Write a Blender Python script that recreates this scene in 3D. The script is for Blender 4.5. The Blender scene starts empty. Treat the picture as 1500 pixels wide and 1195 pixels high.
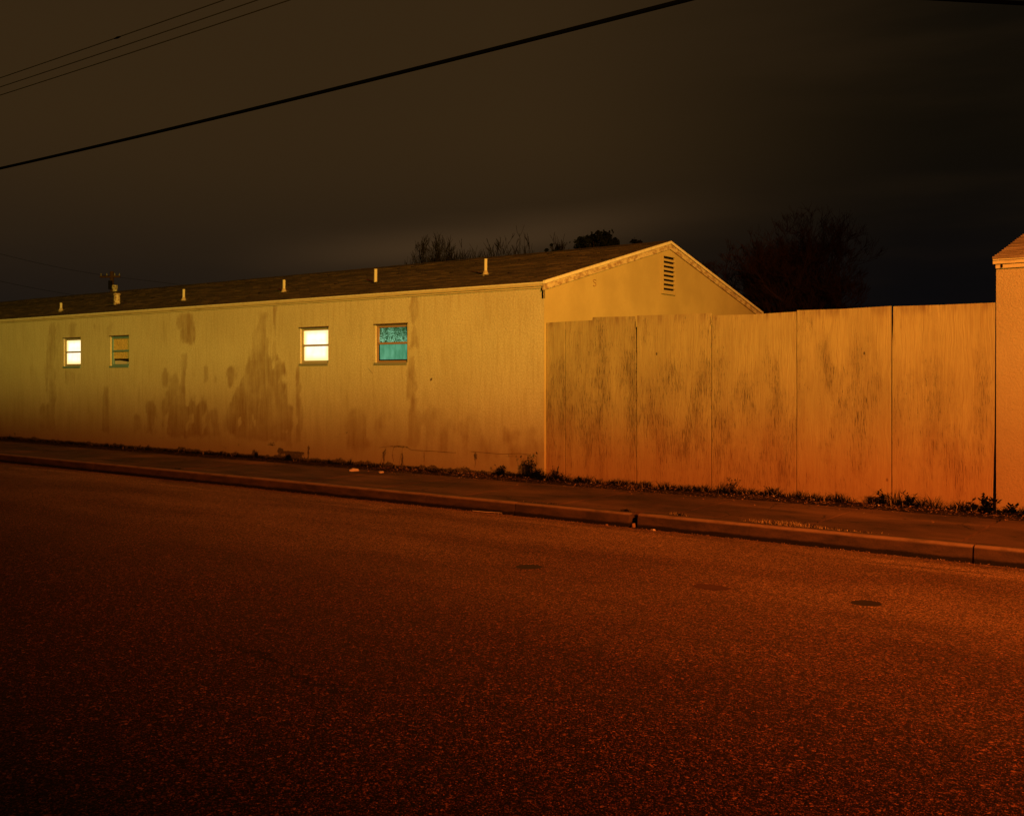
import bpy, bmesh, math, random
import numpy as np
from mathutils import Vector, Matrix, noise as mn
R = math.radians
random.seed(7)
S = bpy.context.scene
COL = S.collection

# ------------------------------------------------------------------ camera
cd = bpy.data.cameras.new('camera'); cam = bpy.data.objects.new('camera', cd); COL.objects.link(cam)
cam.location = (0, 0, 1.7); cam.rotation_euler = (R(90), 0, R(36.87))
cd.sensor_width = 36; cd.lens = 36*1460/1500; cd.shift_y = -45.5/1500; cd.clip_end = 2000; cd.clip_start = .05
S.camera = cam
S.view_settings.view_transform = 'Standard'; S.view_settings.look = 'None'
S.view_settings.exposure = 0; S.view_settings.gamma = 1

# ------------------------------------------------------------------ node helper
class NT:
    def __init__(s, tree): s.t = tree; s.n = tree.nodes; s.l = tree.links
    def new(s, typ, **kw):
        nd = s.n.new(typ)
        for k, v in kw.items(): setattr(nd, k, v)
        return nd
    def put(s, sock, v):
        if hasattr(v, 'is_output') or isinstance(v, bpy.types.NodeSocket): s.l.new(v, sock)
        else: sock.default_value = v
    def math(s, op, a, b=None, c=None, clamp=False):
        nd = s.new('ShaderNodeMath', operation=op); nd.use_clamp = clamp
        s.put(nd.inputs[0], a)
        if b is not None: s.put(nd.inputs[1], b)
        if c is not None: s.put(nd.inputs[2], c)
        return nd.outputs[0]
    def noise(s, vec, scale, detail=3, rough=.55, dist=0):
        nd = s.new('ShaderNodeTexNoise'); s.l.new(vec, nd.inputs['Vector'])
        nd.inputs['Scale'].default_value = scale; nd.inputs['Detail'].default_value = detail
        nd.inputs['Roughness'].default_value = rough; nd.inputs['Distortion'].default_value = dist
        return nd.outputs[0]
    def vor(s, vec, scale, out='Color', feature='F1'):
        nd = s.new('ShaderNodeTexVoronoi', feature=feature); s.l.new(vec, nd.inputs['Vector'])
        nd.inputs['Scale'].default_value = scale
        return nd.outputs[out]
    def map(s, vec, scale=(1, 1, 1), loc=(0, 0, 0)):
        nd = s.new('ShaderNodeMapping'); s.l.new(vec, nd.inputs[0])
        nd.inputs['Scale'].default_value = scale; nd.inputs['Location'].default_value = loc
        return nd.outputs[0]
    def ramp(s, f, lo, hi, a=0., b=1.):
        nd = s.new('ShaderNodeMapRange', interpolation_type='SMOOTHSTEP'); s.put(nd.inputs[0], f)
        for i, v in enumerate((lo, hi, a, b)): nd.inputs[i+1].default_value = v
        return nd.outputs[0]
    def mix(s, f, a, b, mode='MIX'):
        nd = s.new('ShaderNodeMix', data_type='RGBA', blend_type=mode)
        s.put(nd.inputs[0], f)
        s.put(nd.inputs[6], (*a, 1) if isinstance(a, tuple) and len(a) == 3 else a)
        s.put(nd.inputs[7], (*b, 1) if isinstance(b, tuple) and len(b) == 3 else b)
        return nd.outputs[2]
    def sep(s, v):
        nd = s.new('ShaderNodeSeparateXYZ'); s.l.new(v, nd.inputs[0]); return nd.outputs
    def attr(s, name):
        return s.new('ShaderNodeAttribute', attribute_name=name).outputs['Fac']

def mat(name, color=(.5, .5, .5), rough=.8, spec=.3, fn=None, emit=None, estr=0., metal=0.):
    m = bpy.data.materials.new(name); m.use_nodes = True
    t = NT(m.node_tree); b = m.node_tree.nodes['Principled BSDF']
    b.inputs['Base Color'].default_value = (*color, 1); b.inputs['Roughness'].default_value = rough
    b.inputs['Specular IOR Level'].default_value = spec; b.inputs['Metallic'].default_value = metal
    if emit: b.inputs['Emission Color'].default_value = (*emit, 1); b.inputs['Emission Strength'].default_value = estr
    co = t.new('ShaderNodeTexCoord').outputs['Object']
    if fn:
        c, h, dist = fn(t, co, b)
        if c is not None: t.l.new(c, b.inputs['Base Color'])
        if h is not None:
            bp = t.new('ShaderNodeBump'); bp.inputs['Strength'].default_value = 1; bp.inputs['Distance'].default_value = dist
            t.l.new(h, bp.inputs['Height']); t.l.new(bp.outputs[0], b.inputs['Normal'])
    return m

# ------------------------------------------------------------------ night sky: city glow under cloud
W = bpy.data.worlds.new('World'); S.world = W; W.use_nodes = True
t = NT(W.node_tree); bg = W.node_tree.nodes['Background']
d = t.new('ShaderNodeTexCoord').outputs['Generated']
dt = t.new('ShaderNodeVectorMath', operation='DOT_PRODUCT'); t.l.new(d, dt.inputs[0]); dt.inputs[1].default_value = (.8, .6, 0)
side = dt.outputs['Value']
sx, sy, sz = t.sep(d)
c = t.mix(t.ramp(side, -.02, .42), (.0335, .0182, .0064), (.0052, .0036, .0018))           # brown glow fading east
c = t.mix(t.ramp(sz, .03, .24, 1, 0), c, t.mix(t.ramp(side, -.15, .25), (.0105, .0075, .0056), (.0026, .0024, .0030)))
cl = t.noise(t.map(d, (1.4, 1.4, 9), (3.1, .4, .2)), 1.6, 4, .5)
c = t.mix(t.ramp(cl, .4, .8, 0, .3), c, (.030, .0165, .0065))
# pale streak of cloud low over the roof
hs = t.math('SUBTRACT', sz, t.math('MULTIPLY_ADD', side, .10, .142))
hs = t.math('ADD', hs, t.math('MULTIPLY', t.math('SUBTRACT', cl, .5), .05))
st = t.math('MULTIPLY', t.ramp(t.math('ABSOLUTE', hs), 0, .035, 1, 0), t.math('MULTIPLY', t.ramp(side, -.3, -.07), t.ramp(side, -.02, .24, 1, 0)))
c = t.mix(t.math('MULTIPLY', st, .6), c, (.066, .036, .0150))
t.l.new(c, bg.inputs[0]); bg.inputs[1].default_value = 1.0

# ------------------------------------------------------------------ street lights (out of frame, right)
def lamp(name, typ, loc, power, color, aim=None, size=.3, ang=None, blend=1.):
    ld = bpy.data.lights.new(name, typ); ld.energy = power; ld.color = color; ld.shadow_soft_size = size
    o = bpy.data.objects.new(name, ld); COL.objects.link(o); o.location = loc
    if aim: o.rotation_euler = (Vector(aim)-Vector(loc)).to_track_quat('-Z', 'Y').to_euler()
    if ang: ld.spot_size = R(ang); ld.spot_blend = blend
    return o
lamp('lot_floodlight', 'SPOT', (40, -25, 9), 104000, (1, .88, .14), aim=(-17.5, 12.5, 2.6), size=1.35, ang=24.5, blend=1.)
lamp('sodium_street_light', 'SPOT', (9, .5, 8), 21500, (1, .235, .032), aim=(-8, 12.8, .9), size=.25, ang=62, blend=1.)

# ------------------------------------------------------------------ mesh helper
class MB:
    def __init__(s): s.v = []; s.f = []; s.mi = []
    def add(s, vs, fs, mi=0):
        o = len(s.v); s.v += [tuple(p) for p in vs]
        for f in fs: s.f.append(tuple(i+o for i in f)); s.mi.append(mi)
    def box(s, x0, x1, y0, y1, z0, z1, mi=0, rot=None, piv=None):
        vs = [Vector((x, y, z)) for z in (z0, z1) for y in (y0, y1) for x in (x0, x1)]
        if rot is not None:
            p = Vector(piv) if piv else sum(vs, Vector())/8
            vs = [rot @ (q-p)+p for q in vs]
        s.add(vs, [(0, 2, 3, 1), (4, 5, 7, 6), (0, 1, 5, 4), (2, 6, 7, 3), (0, 4, 6, 2), (1, 3, 7, 5)], mi)
    def quad(s, a, b, c, d, mi=0): s.add([a, b, c, d], [(0, 1, 2, 3)], mi)
    def tube(s, pts, rad, n=6, cap=True, mi=0):
        pts = [Vector(p) for p in pts]; rr = rad if isinstance(rad, (list, tuple)) else [rad]*len(pts)
        vs = []
        for i, p in enumerate(pts):
            dd = (pts[min(i+1, len(pts)-1)]-pts[max(i-1, 0)]).normalized()
            u = dd.cross(Vector((0, 0, 1)) if abs(dd.z) < .9 else Vector((1, 0, 0))).normalized(); w = dd.cross(u)
            for k in range(n):
                a = 2*math.pi*k/n; vs.append(p+(u*math.cos(a)+w*math.sin(a))*rr[i])
        fs = [(i*n+k, i*n+(k+1) % n, (i+1)*n+(k+1) % n, (i+1)*n+k) for i in range(len(pts)-1) for k in range(n)]
        if cap: fs += [tuple(range(n))[::-1], tuple((len(pts)-1)*n+k for k in range(n))]
        s.add(vs, fs, mi)
    def build(s, name, mats, parent=None, loc=(0, 0, 0), smooth=False, bevel=0):
        me = bpy.data.meshes.new(name); L = Vector(loc)
        me.from_pydata([Vector(p)-L for p in s.v], [], s.f); me.update()
        for m in (mats if isinstance(mats, (list, tuple)) else [mats]): me.materials.append(m)
        me.polygons.foreach_set('material_index', s.mi)
        if smooth: me.polygons.foreach_set('use_smooth', [True]*len(me.polygons))
        o = bpy.data.objects.new(name, me); COL.objects.link(o)
        bm = bmesh.new(); bm.from_mesh(me); bmesh.ops.recalc_face_normals(bm, faces=bm.faces)
        bm.to_mesh(me); bm.free()
        if parent is not None:
            o.parent = parent; pl = Vector()
            q = parent
            while q: pl += q.location; q = q.parent
            o.location = L-pl
        else: o.location = L
        if bevel:
            b = o.modifiers.new('bevel', 'BEVEL'); b.width = bevel; b.segments = 2; b.limit_method = 'ANGLE'
        return o
def empty(name, loc):
    o = bpy.data.objects.new(name, None); COL.objects.link(o); o.location = loc; return o
def tag(o, label=None, cat=None, group=None, kind=None):
    if label: o['label'] = label
    if cat: o['category'] = cat
    if group: o['group'] = group
    if kind: o['kind'] = kind
    return o

# conversion from the photograph's pixels to positions on the long wall (only used to lay out stains on it)
F_, H_ = 1460., 1.7
def wx(px, Y=12.5): a = (px-750)/F_; return Y*(-.6+.8*a)/(.8+.6*a)
def wz(px, py, Y=12.5): a = (px-750)/F_; return H_+(552-py)/F_*Y/(.8+.6*a)

# ------------------------------------------------------------------ materials
def f_stucco(t, co, b):
    st, gr = t.attr('stain'), t.attr('grime')
    n1 = t.noise(t.map(co, (1, 1, .22)), 5, 5, .65); n2 = t.noise(co, 38, 3, .6); n3 = t.noise(co, .6, 3)
    n4 = t.noise(t.map(co, (1, 1, .08)), 16, 3, .6)
    c = t.mix(t.ramp(n3, .3, .7), (.60, .50, .29), (.68, .58, .35))
    c = t.mix(t.ramp(n4, .45, .75, 0, .5), c, (.47, .35, .17))
    z = t.sep(co)[2]
    low = t.math('ADD', z, t.math('MULTIPLY', t.math('SUBTRACT', n1, .5), 1.1))
    c = t.mix(t.ramp(low, .2, 1.55, .72, 0), c, (.36, .25, .12))                # splashed mud, and the lower wall's redder light put into the colour
    n5 = t.noise(t.map(co, (1, 1, .35)), 13, 5, .75)
    s = t.math('ADD', st, t.math('MULTIPLY', t.math('SUBTRACT', n1, .5), .75))
    s = t.math('ADD', s, t.math('MULTIPLY', t.math('SUBTRACT', n5, .5), .5))
    v6 = t.noise(t.map(co, (1, 1, .10)), 11, 4, .7)
    v7 = t.noise(co, 1.8, 3, .6)
    sf = t.math('MULTIPLY', t.ramp(s, .25, .85, 0, .78), t.math('MULTIPLY', t.ramp(v6, .25, .7, .45, 1.1), t.ramp(v7, .3, .65, .55, 1.1)))
    c = t.mix(sf, c, (.27, .145, .055))
    g = t.math('ADD', gr, t.math('MULTIPLY', t.math('SUBTRACT', t.noise(co, 22, 4, .7), .5), .9))
    c = t.mix(t.ramp(g, .42, .62, 0, .93), c, (.035, .026, .014))
    c = t.mix(t.ramp(n2, .35, .7, 0, .42), c, (.40, .28, .12))
    c = t.mix(t.ramp(t.noise(co, 90, 2, .8), .5, .75, 0, .5), c, (.26, .16, .06))
    h = t.math('ADD', t.math('MULTIPLY', t.noise(co, 130, 2), .35), t.math('MULTIPLY', t.noise(co, 28, 4, .6), 1.))
    h = t.math('ADD', h, t.math('MULTIPLY', t.noise(co, 2.2, 3), 2.5))
    return c, h, .005
M_stucco = mat('stained_stucco', rough=.92, spec=.15, fn=f_stucco)

def f_gable(t, co, b):
    n = t.noise(co, 1.1, 5, .6); n2 = t.noise(co, 40, 3)
    c = t.mix(t.ramp(n, .3, .7), (.43, .325, .13), (.52, .40, .165))
    c = t.mix(t.ramp(n2, .4, .8, 0, .2), c, (.45, .3, .13))
    c = t.mix(t.ramp(t.noise(co, 9, 5, .7), .66, .74, 0, .35), c, (.36, .2, .08))
    h = t.math('ADD', t.math('MULTIPLY', t.noise(co, 120, 2), .3), t.noise(co, 24, 4, .6))
    return c, h, .004
M_gable = mat('gable_stucco', rough=.9, spec=.15, fn=f_gable)

def f_stucco2(t, co, b):
    n = t.noise(co, 1.3, 4); n2 = t.noise(co, 60, 3, .7)
    c = t.mix(t.ramp(n, .3, .7), (.42, .30, .15), (.50, .37, .19))
    c = t.mix(t.ramp(n2, .45, .75, 0, .35), c, (.34, .19, .08))
    c = t.mix(t.ramp(t.sep(co)[2], .1, 1.4, .45, 0), c, (.46, .25, .11))
    h = t.math('ADD', t.math('MULTIPLY', t.noise(co, 150, 2), .4), t.noise(co, 45, 5, .75))
    return c, h, .012
M_stucco2 = mat('rough_stucco', rough=.92, spec=.15, fn=f_stucco2)

def f_ply(t, co, b):
    seed = t.new('ShaderNodeObjectInfo').outputs['Random']
    off = t.new('ShaderNodeCombineXYZ'); t.l.new(t.math('MULTIPLY', seed, 31.), off.inputs[0]); t.l.new(t.math('MULTIPLY', seed, 17.), off.inputs[2])
    va = t.new('ShaderNodeVectorMath', operation='ADD'); t.l.new(co, va.inputs[0]); t.l.new(off.outputs[0], va.inputs[1]); v = va.outputs[0]
    wob = t.noise(t.map(v, (1.6, 1, .7)), 1.6, 3, .6)
    x, y, z = t.sep(v); zz = t.sep(co)[2]
    cmb = t.new('ShaderNodeCombineXYZ'); t.l.new(t.math('ADD', x, t.math('MULTIPLY', wob, .16)), cmb.inputs[0]); t.l.new(t.math('MULTIPLY', z, .02), cmb.inputs[2]); 
    gv = cmb.outputs[0]
    cm2 = t.new('ShaderNodeCombineXYZ'); t.l.new(t.math('ADD', x, t.math('MULTIPLY', wob, .08)), cm2.inputs[0]); t.l.new(z, cm2.inputs[2]); gv2 = cm2.outputs[0]
    grain = t.noise(gv, 70, 3, .7)                                            # wavy plywood grain
    fine = t.noise(t.map(v, (1, 1, .035)), 190, 2, .6)
    big = t.noise(t.map(v, (1, 1, .35)), 2.2, 4, .6)
    c = t.mix(t.ramp(big, .3, .7), (.385, .295, .13), (.48, .375, .165))
    c = t.mix(t.ramp(grain, .38, .66, 0, .45), c, (.26, .16, .07))
    c = t.mix(t.ramp(fine, .5, .8, 0, .35), c, (.34, .2, .08))
    wxp = t.sep(t.new('ShaderNodeNewGeometry').outputs['Position'])[0]
    lf = t.ramp(wxp, -7.2, -2.8, .06, -.05)
    # mildew and weather checks: short dark vertical dashes inside patches
    patch = t.noise(t.map(v, (1, 1, .30)), 3.2, 3, .6)
    patch = t.math('ADD', patch, t.ramp(t.math('ABSOLUTE', t.math('SUBTRACT', t.math('SUBTRACT', zz, .45), t.math('MULTIPLY', seed, .9))), .3, 1.7, .06, -.10))
    dash = t.noise(t.map(gv2, (1, 1, .040)), 125, 4, .8)
    dd = t.math('ADD', dash, t.math('MULTIPLY', t.math('SUBTRACT', t.math('ADD', patch, lf), .5), .40))
    c = t.mix(t.ramp(dd, .595, .625, 0, .85), c, (.045, .028, .015))
    c = t.mix(t.ramp(t.math('ADD', patch, t.math('MULTIPLY', t.math('SUBTRACT', t.noise(t.map(v, (1, 1, .4)), 17, 4, .75), .5), .5)), .42, .75, 0, .42), c, (.20, .125, .06))
    knot = t.vor(t.map(v, (1, 1, .6)), 2.6, 'Distance')
    c = t.mix(t.ramp(knot, .022, .045, .85, 0), c, (.05, .03, .015))
    low = t.math('ADD', zz, t.math('MULTIPLY', t.math('SUBTRACT', big, .5), .9))
    c = t.mix(t.ramp(low, .1, 1.3, .38, 0), c, (.50, .20, .08))  # low dirt tint, reddened to put the lamp's warm light into the colour
    c = t.mix(t.math('MULTIPLY', t.ramp(zz, 2.25, 2.4), t.ramp(t.noise(t.map(v, (1, 1, .1)), 9, 3), .45, .7)), c, (.24, .15, .07))
    h = t.math('ADD', t.math('MULTIPLY', grain, 1.2), t.math('MULTIPLY', fine, .6))
    h = t.math('SUBTRACT', h, t.math('MULTIPLY', t.ramp(dd, .595, .70), .8))
    return c, h, .004
M_ply = mat('weathered_plywood', rough=.88, spec=.15, fn=f_ply)

def f_trim(t, co, b):
    n = t.noise(t.map(co, (1, .5, 1)), 14, 4, .7)
    return t.mix(t.ramp(n, .4, .62, 0, .75), (.62, .48, .25), (.24, .12, .05)), t.noise(co, 40, 3), .003
M_trim = mat('peeling_trim', rough=.85, spec=.2, fn=f_trim)
def f_fascia(t, co, b):
    n = t.noise(t.map(co, (.4, 1, 3)), 9, 4, .7)
    return t.mix(t.ramp(n, .48, .72, 0, .6), (.58, .44, .22), (.30, .19, .09)), t.noise(co, 30, 3), .003
M_fascia = mat('painted_fascia', rough=.8, spec=.25, fn=f_fascia)
def f_drip(t, co, b):
    return t.mix(t.ramp(t.noise(co, 12, 3), .45, .7, 0, .4), (.78, .66, .42), (.5, .38, .2)), None, 0
M_drip = mat('metal_edge', rough=.55, spec=.4, fn=f_drip)

def f_shingle(t, co, b):
    br = t.new('ShaderNodeTexBrick'); t.l.new(co, br.inputs['Vector'])
    br.inputs['Color1'].default_value = (0, 0, 0, 1); br.inputs['Color2'].default_value = (1, 1, 1, 1); br.inputs['Mortar'].default_value = (0, 0, 0, 1)
    br.inputs['Scale'].default_value = 1; br.inputs['Mortar Size'].default_value = .006; br.inputs['Brick Width'].default_value = .31; br.inputs['Row Height'].default_value = .1358
    k = t.new('ShaderNodeSeparateColor'); t.l.new(br.outputs[0], k.inputs[0])
    n = t.noise(t.map(co, (.5, 1.4, 1)), 2.4, 5, .65); n2 = t.noise(co, 110, 2)
    c = t.mix(k.outputs[0], (.014, .008, .005), (.115, .064, .030))
    c = t.mix(t.ramp(n, .35, .65, .0, .85), c, (.018, .011, .006))
    c = t.mix(t.ramp(n2, .3, .7, 0, .5), c, (.10, .055, .03))
    return c, t.math('ADD', n2, t.math('MULTIPLY', k.outputs[0], .5)), .004
M_shingle = mat('asphalt_shingles', rough=.9, spec=.2, fn=f_shingle)
def f_shingle2(t, co, b):
    n = t.noise(t.map(co, (.5, 1.4, 1)), 5, 5, .65)
    return t.mix(t.ramp(n, .3, .7), (.30, .19, .11), (.15, .09, .05)), t.noise(co, 100, 2), .004
M_shingle2 = mat('brown_shingles', rough=.9, spec=.2, fn=f_shingle2)

def v9(t, co):
    nn = t.new('ShaderNodeTexNoise'); t.l.new(co, nn.inputs['Vector']); nn.inputs['Scale'].default_value = 3; nn.inputs['Detail'].default_value = 5
    sc = t.new('ShaderNodeVectorMath', operation='SCALE'); t.l.new(nn.outputs['Color'], sc.inputs[0]); sc.inputs['Scale'].default_value = .35
    a = t.new('ShaderNodeVectorMath', operation='ADD'); t.l.new(co, a.inputs[0]); t.l.new(sc.outputs[0], a.inputs[1]); return a.outputs[0]
def f_road(t, co, b):
    wv = t.new('ShaderNodeVectorMath', operation='ADD'); t.l.new(co, wv.inputs[0])
    nn = t.new('ShaderNodeTexNoise'); t.l.new(co, nn.inputs['Vector']); nn.inputs['Scale'].default_value = 60; nn.inputs['Detail'].default_value = 2
    sc = t.new('ShaderNodeVectorMath', operation='SCALE'); t.l.new(nn.outputs['Color'], sc.inputs[0]); sc.inputs['Scale'].default_value = .012
    t.l.new(sc.outputs[0], wv.inputs[1]); v = wv.outputs[0]
    k = t.new('ShaderNodeSeparateColor'); t.l.new(t.vor(v, 115), k.inputs[0])
    k2 = t.new('ShaderNodeSeparateColor'); t.l.new(t.vor(v, 80), k2.inputs[0])
    dist = t.vor(v, 115, 'Distance')
    k3 = t.new('ShaderNodeSeparateColor'); t.l.new(t.vor(v, 52), k3.inputs[0])
    stone = t.math('MULTIPLY', t.math('POWER', k.outputs[0], 3.), t.ramp(k3.outputs[0], 0, 1, .5, 1.45))
    c = t.mix(stone, (.009, .0028, .0016), (.34, .090, .046))
    c = t.mix(t.ramp(dist, .40, .70, 0, .9), c, (.004, .002, .0012))
    c = t.mix(t.ramp(k2.outputs[0], .975, .99, 0, .7), c, (.62, .19, .10))                      # paler chips
    n1 = t.noise(t.map(co, (.5, 1, 1)), .55, 4, .6)
    c = t.mix(t.ramp(n1, .3, .7, 0, .35), c, (.022, .012, .007))
    n9 = t.noise(co, 7, 3, .6)
    ck = t.vor(t.map(v9(t, co), (.55, 1, 1)), .42, 'Distance', 'DISTANCE_TO_EDGE')
    c = t.mix(t.math('MULTIPLY', t.ramp(ck, .002, .007, .8, 0), t.ramp(t.noise(co, .5, 2), .48, .6)), c, (.004, .002, .001))
    c = t.mix(t.ramp(n9, .5, .8, 0, .4), c, (.018, .010, .006))
    y = t.sep(co)[1]
    # sand swept into the gutter; wide paling toward the kerb paints in light falloff
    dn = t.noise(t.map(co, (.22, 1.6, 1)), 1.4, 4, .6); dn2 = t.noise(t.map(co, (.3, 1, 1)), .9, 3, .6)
    dust_and_light = t.math('MULTIPLY', t.ramp(dn, .47, .56), t.ramp(t.math('ABSOLUTE', t.math('SUBTRACT', y, 9.38)), .1, .42, 1, 0))
    dust_and_light = t.math('MAXIMUM', t.math('MULTIPLY', dust_and_light, 1.), t.math('MULTIPLY', t.ramp(y, 3.5, 9.9), t.ramp(dn2, .25, .75, .35, .95)))
    dust_and_light = t.math('MULTIPLY', dust_and_light, t.ramp(t.noise(co, 60, 3, .8), .3, .65, .2, 1))
    c = t.mix(dust_and_light, c, t.mix(t.math('MULTIPLY', stone, 1.3), (.20, .105, .045), (.98, .54, .25)))
    h = t.math('SUBTRACT', t.math('MULTIPLY', k.outputs[1], .5), dist)
    return c, h, .006
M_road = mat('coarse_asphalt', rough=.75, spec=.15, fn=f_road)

def f_conc(t, co, b):
    n = t.noise(t.map(co, (.6, 1, 1)), 1.7, 5, .65); n2 = t.noise(co, 70, 3, .6)
    c = t.mix(t.ramp(n, .3, .7), (.030, .013, .007), (.135, .062, .032))
    c = t.mix(t.ramp(n2, .35, .75, 0, .4), c, (.06, .034, .02))
    c = t.mix(t.ramp(t.noise(co, 240, 1), .62, .75, 0, .5), c, (.32, .2, .11))
    c = t.mix(t.ramp(t.noise(t.map(co, (.35, 1, 1)), 1.1, 3), .5, .72, 0, .6), c, (.26, .13, .065))
    c = t.mix(t.ramp(t.vor(co, 3.4, 'Distance'), .06, .10, .8, 0), c, (.014, .008, .005))
    ck = t.vor(v9(t, co), 1.1, 'Distance', 'DISTANCE_TO_EDGE')
    c = t.mix(t.math('MULTIPLY', t.ramp(ck, .004, .014, .9, 0), t.ramp(t.noise(co, .7, 2), .45, .6)), c, (.008, .004, .002))
    return c, t.math('ADD', n2, t.math('MULTIPLY', t.noise(co, 3, 3), 2.)), .005
M_conc = mat('dirty_concrete', rough=.85, spec=.25, fn=f_conc)
def f_kerb(t, co, b):
    x, y, z = t.sep(co)
    n = t.noise(t.map(co, (.7, 1, 2)), 3.5, 5, .65); n2 = t.noise(co, 60, 3, .6)
    c = t.mix(t.ramp(n, .3, .7), (.040, .021, .013), (.105, .052, .030))
    c = t.mix(t.ramp(n2, .35, .7, 0, .35), c, (.05, .032, .02))
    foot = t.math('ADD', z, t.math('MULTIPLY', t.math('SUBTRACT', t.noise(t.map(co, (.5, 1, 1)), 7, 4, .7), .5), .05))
    c = t.mix(t.ramp(foot, .028, .055, .95, 0), c, (.006, .003, .002))                # black band along the kerb foot, ragged at its top
    pale_edge = t.math('MULTIPLY', t.ramp(z, .125, .15), t.ramp(t.math('ADD', y, t.math('MULTIPLY', n, .03)), 9.90, 9.96, 1, 0))
    c = t.mix(t.math('MULTIPLY', t.math('MULTIPLY', pale_edge, .6), t.ramp(t.noise(t.map(co, (.6, 1, 1)), 6, 4, .7), .3, .55, .35, 1)), c, (.42, .24, .13))                      # paler top front edge, broken up by noise
    return c, t.math('ADD', n2, t.math('MULTIPLY', t.noise(co, 5, 3), 2.)), .005
M_kerb = mat('kerb_concrete', rough=.8, spec=.3, fn=f_kerb)
def f_dirt(t, co, b):
    n = t.noise(co, 9, 5, .7); k = t.new('ShaderNodeSeparateColor'); t.l.new(t.vor(co, 48), k.inputs[0])
    c = t.mix(t.ramp(n, .35, .7), (.010, .006, .004), (.045, .025, .014))
    c = t.mix(t.ramp(k.outputs[0], .90, .95, 0, .8), c, (.26, .15, .085))
    return c, t.math('ADD', t.math('MULTIPLY', n, 2), k.outputs[1]), .02
M_dirt = mat('bare_dirt', rough=.95, spec=.1, fn=f_dirt)
M_blade = mat('weed_green', (.007, .009, .004), .8, .1)
M_dry = mat('dry_grass', (.45, .30, .13), .8, .2)
M_leaf = mat('weed_leaf', (.008, .010, .005), .8, .1)
M_pipe = mat('galvanised_pipe', (.60, .48, .28), .6, .4)
def f_flue(t, co, b):
    return t.mix(t.ramp(t.noise(co, 22, 4, .7), .42, .6), (.60, .45, .24), (.20, .10, .045)), None, 0
M_flue = mat('rusty_flue', rough=.7, spec=.3, fn=f_flue)
M_flash = mat('pipe_flashing', (.42, .30, .16), .6, .4)
M_alu = mat('aluminium_frame', (.40, .33, .20), .55, .4)
M_blue = mat('faded_blue_frame', (.16, .27, .27), .65, .35)
M_brown = mat('brown_painted_rail', (.34, .20, .10), .65, .3)
M_black = mat('dark_gap', (.008, .006, .005), .9, .1)
def f_lit(t, co, b):
    n = t.noise(co, 5, 3); x, y, z = t.sep(co)
    c = t.mix(t.ramp(n, .3, .7), (1, .86, .60), (1, .94, .82))
    e = t.math('MULTIPLY', t.ramp(t.math('ABSOLUTE', t.math('SUBTRACT', x, .37)), .2, .34, 1, 0), t.ramp(t.math('ABSOLUTE', t.math('SUBTRACT', z, .36)), .16, .30, 1, 0))
    c = t.mix(e, (.98, .66, .26), c); t.l.new(c, b.inputs['Emission Color'])
    return None, None, 0
M_lit = mat('lit_frosted_glass', (.8, .8, .8), .3, .5, fn=f_lit, emit=(1, .9, .75), estr=1.25)
def f_green_top(t, co, b):
    n = t.noise(co, 11, 2, .5, 1.2); w = t.math('ABSOLUTE', t.math('SUBTRACT', t.math('FRACT', t.math('MULTIPLY', n, 6.)), .5))
    k = t.mix(t.ramp(w, .12, .42), (.004, .040, .018), (.26, .62, .36))
    z = t.sep(co)[2]
    k = t.mix(t.math('MULTIPLY', t.ramp(z, .44, .60), t.ramp(t.noise(co, 6, 3), .35, .6)), k, (.006, .045, .018))
    t.l.new(k, b.inputs['Emission Color']); return None, w, .004
M_gtop = mat('patterned_green_glass', (.02, .08, .05), .25, .5, fn=f_green_top, emit=(0, .4, .2), estr=.75)
def f_green_bot(t, co, b):
    n = t.noise(t.map(co, (1, 1, .35)), 9, 3, .6)
    k = t.mix(t.ramp(n, .3, .75), (.045, .25, .135), (.14, .46, .27)); t.l.new(k, b.inputs['Emission Color']); return None, None, 0
M_gbot = mat('teal_glass', (.03, .1, .07), .25, .5, fn=f_green_bot, emit=(0, .4, .2), estr=.72)
def f_board(t, co, b):
    n = t.noise(t.map(co, (2.5, 1, 1)), 20, 4, .75)
    return t.mix(t.ramp(n, .4, .62), (.80, .55, .16), (.45, .28, .09)), None, 0
M_board = mat('chipboard_panel', rough=.8, spec=.2, fn=f_board)
M_pale = mat('pale_cloth', (.60, .50, .36), .8, .2)
M_cable = mat('cable_rubber', (.0015, .0015, .0015), 1, 0)
M_wire = mat('weathered_wire', (.020, .013, .006), .8, .1)
M_bark = mat('dark_bark', (.018, .012, .007), .9, .1)
M_bark2 = mat('brown_twigs', (.050, .036, .020), .9, .1)  # one even grey-brown for twigs and trunks
M_needle = mat('dark_foliage', (.010, .012, .005), .9, .1)
M_pole = mat('creosote_pole', (.16, .065, .025), .9, .1)
M_iron = mat('cast_iron', (.022, .011, .006), .7, .3)
M_paper = mat('pale_litter', (.62, .46, .34), .8, .2)
M_leafd = mat('dead_leaves', (.26, .13, .065), .85, .15)
M_ground = mat('bare_ground', (.04, .026, .016), .95, .1)

# ------------------------------------------------------------------ setting
b = MB(); b.quad((-600, -600, -.05), (600, -600, -.05), (600, 600, -.05), (-600, 600, -.05))
tag(b.build('ground', M_ground), kind='structure')
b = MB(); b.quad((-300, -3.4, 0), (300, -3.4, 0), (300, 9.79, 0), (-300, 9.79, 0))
tag(b.build('road', M_road), kind='structure')
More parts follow.
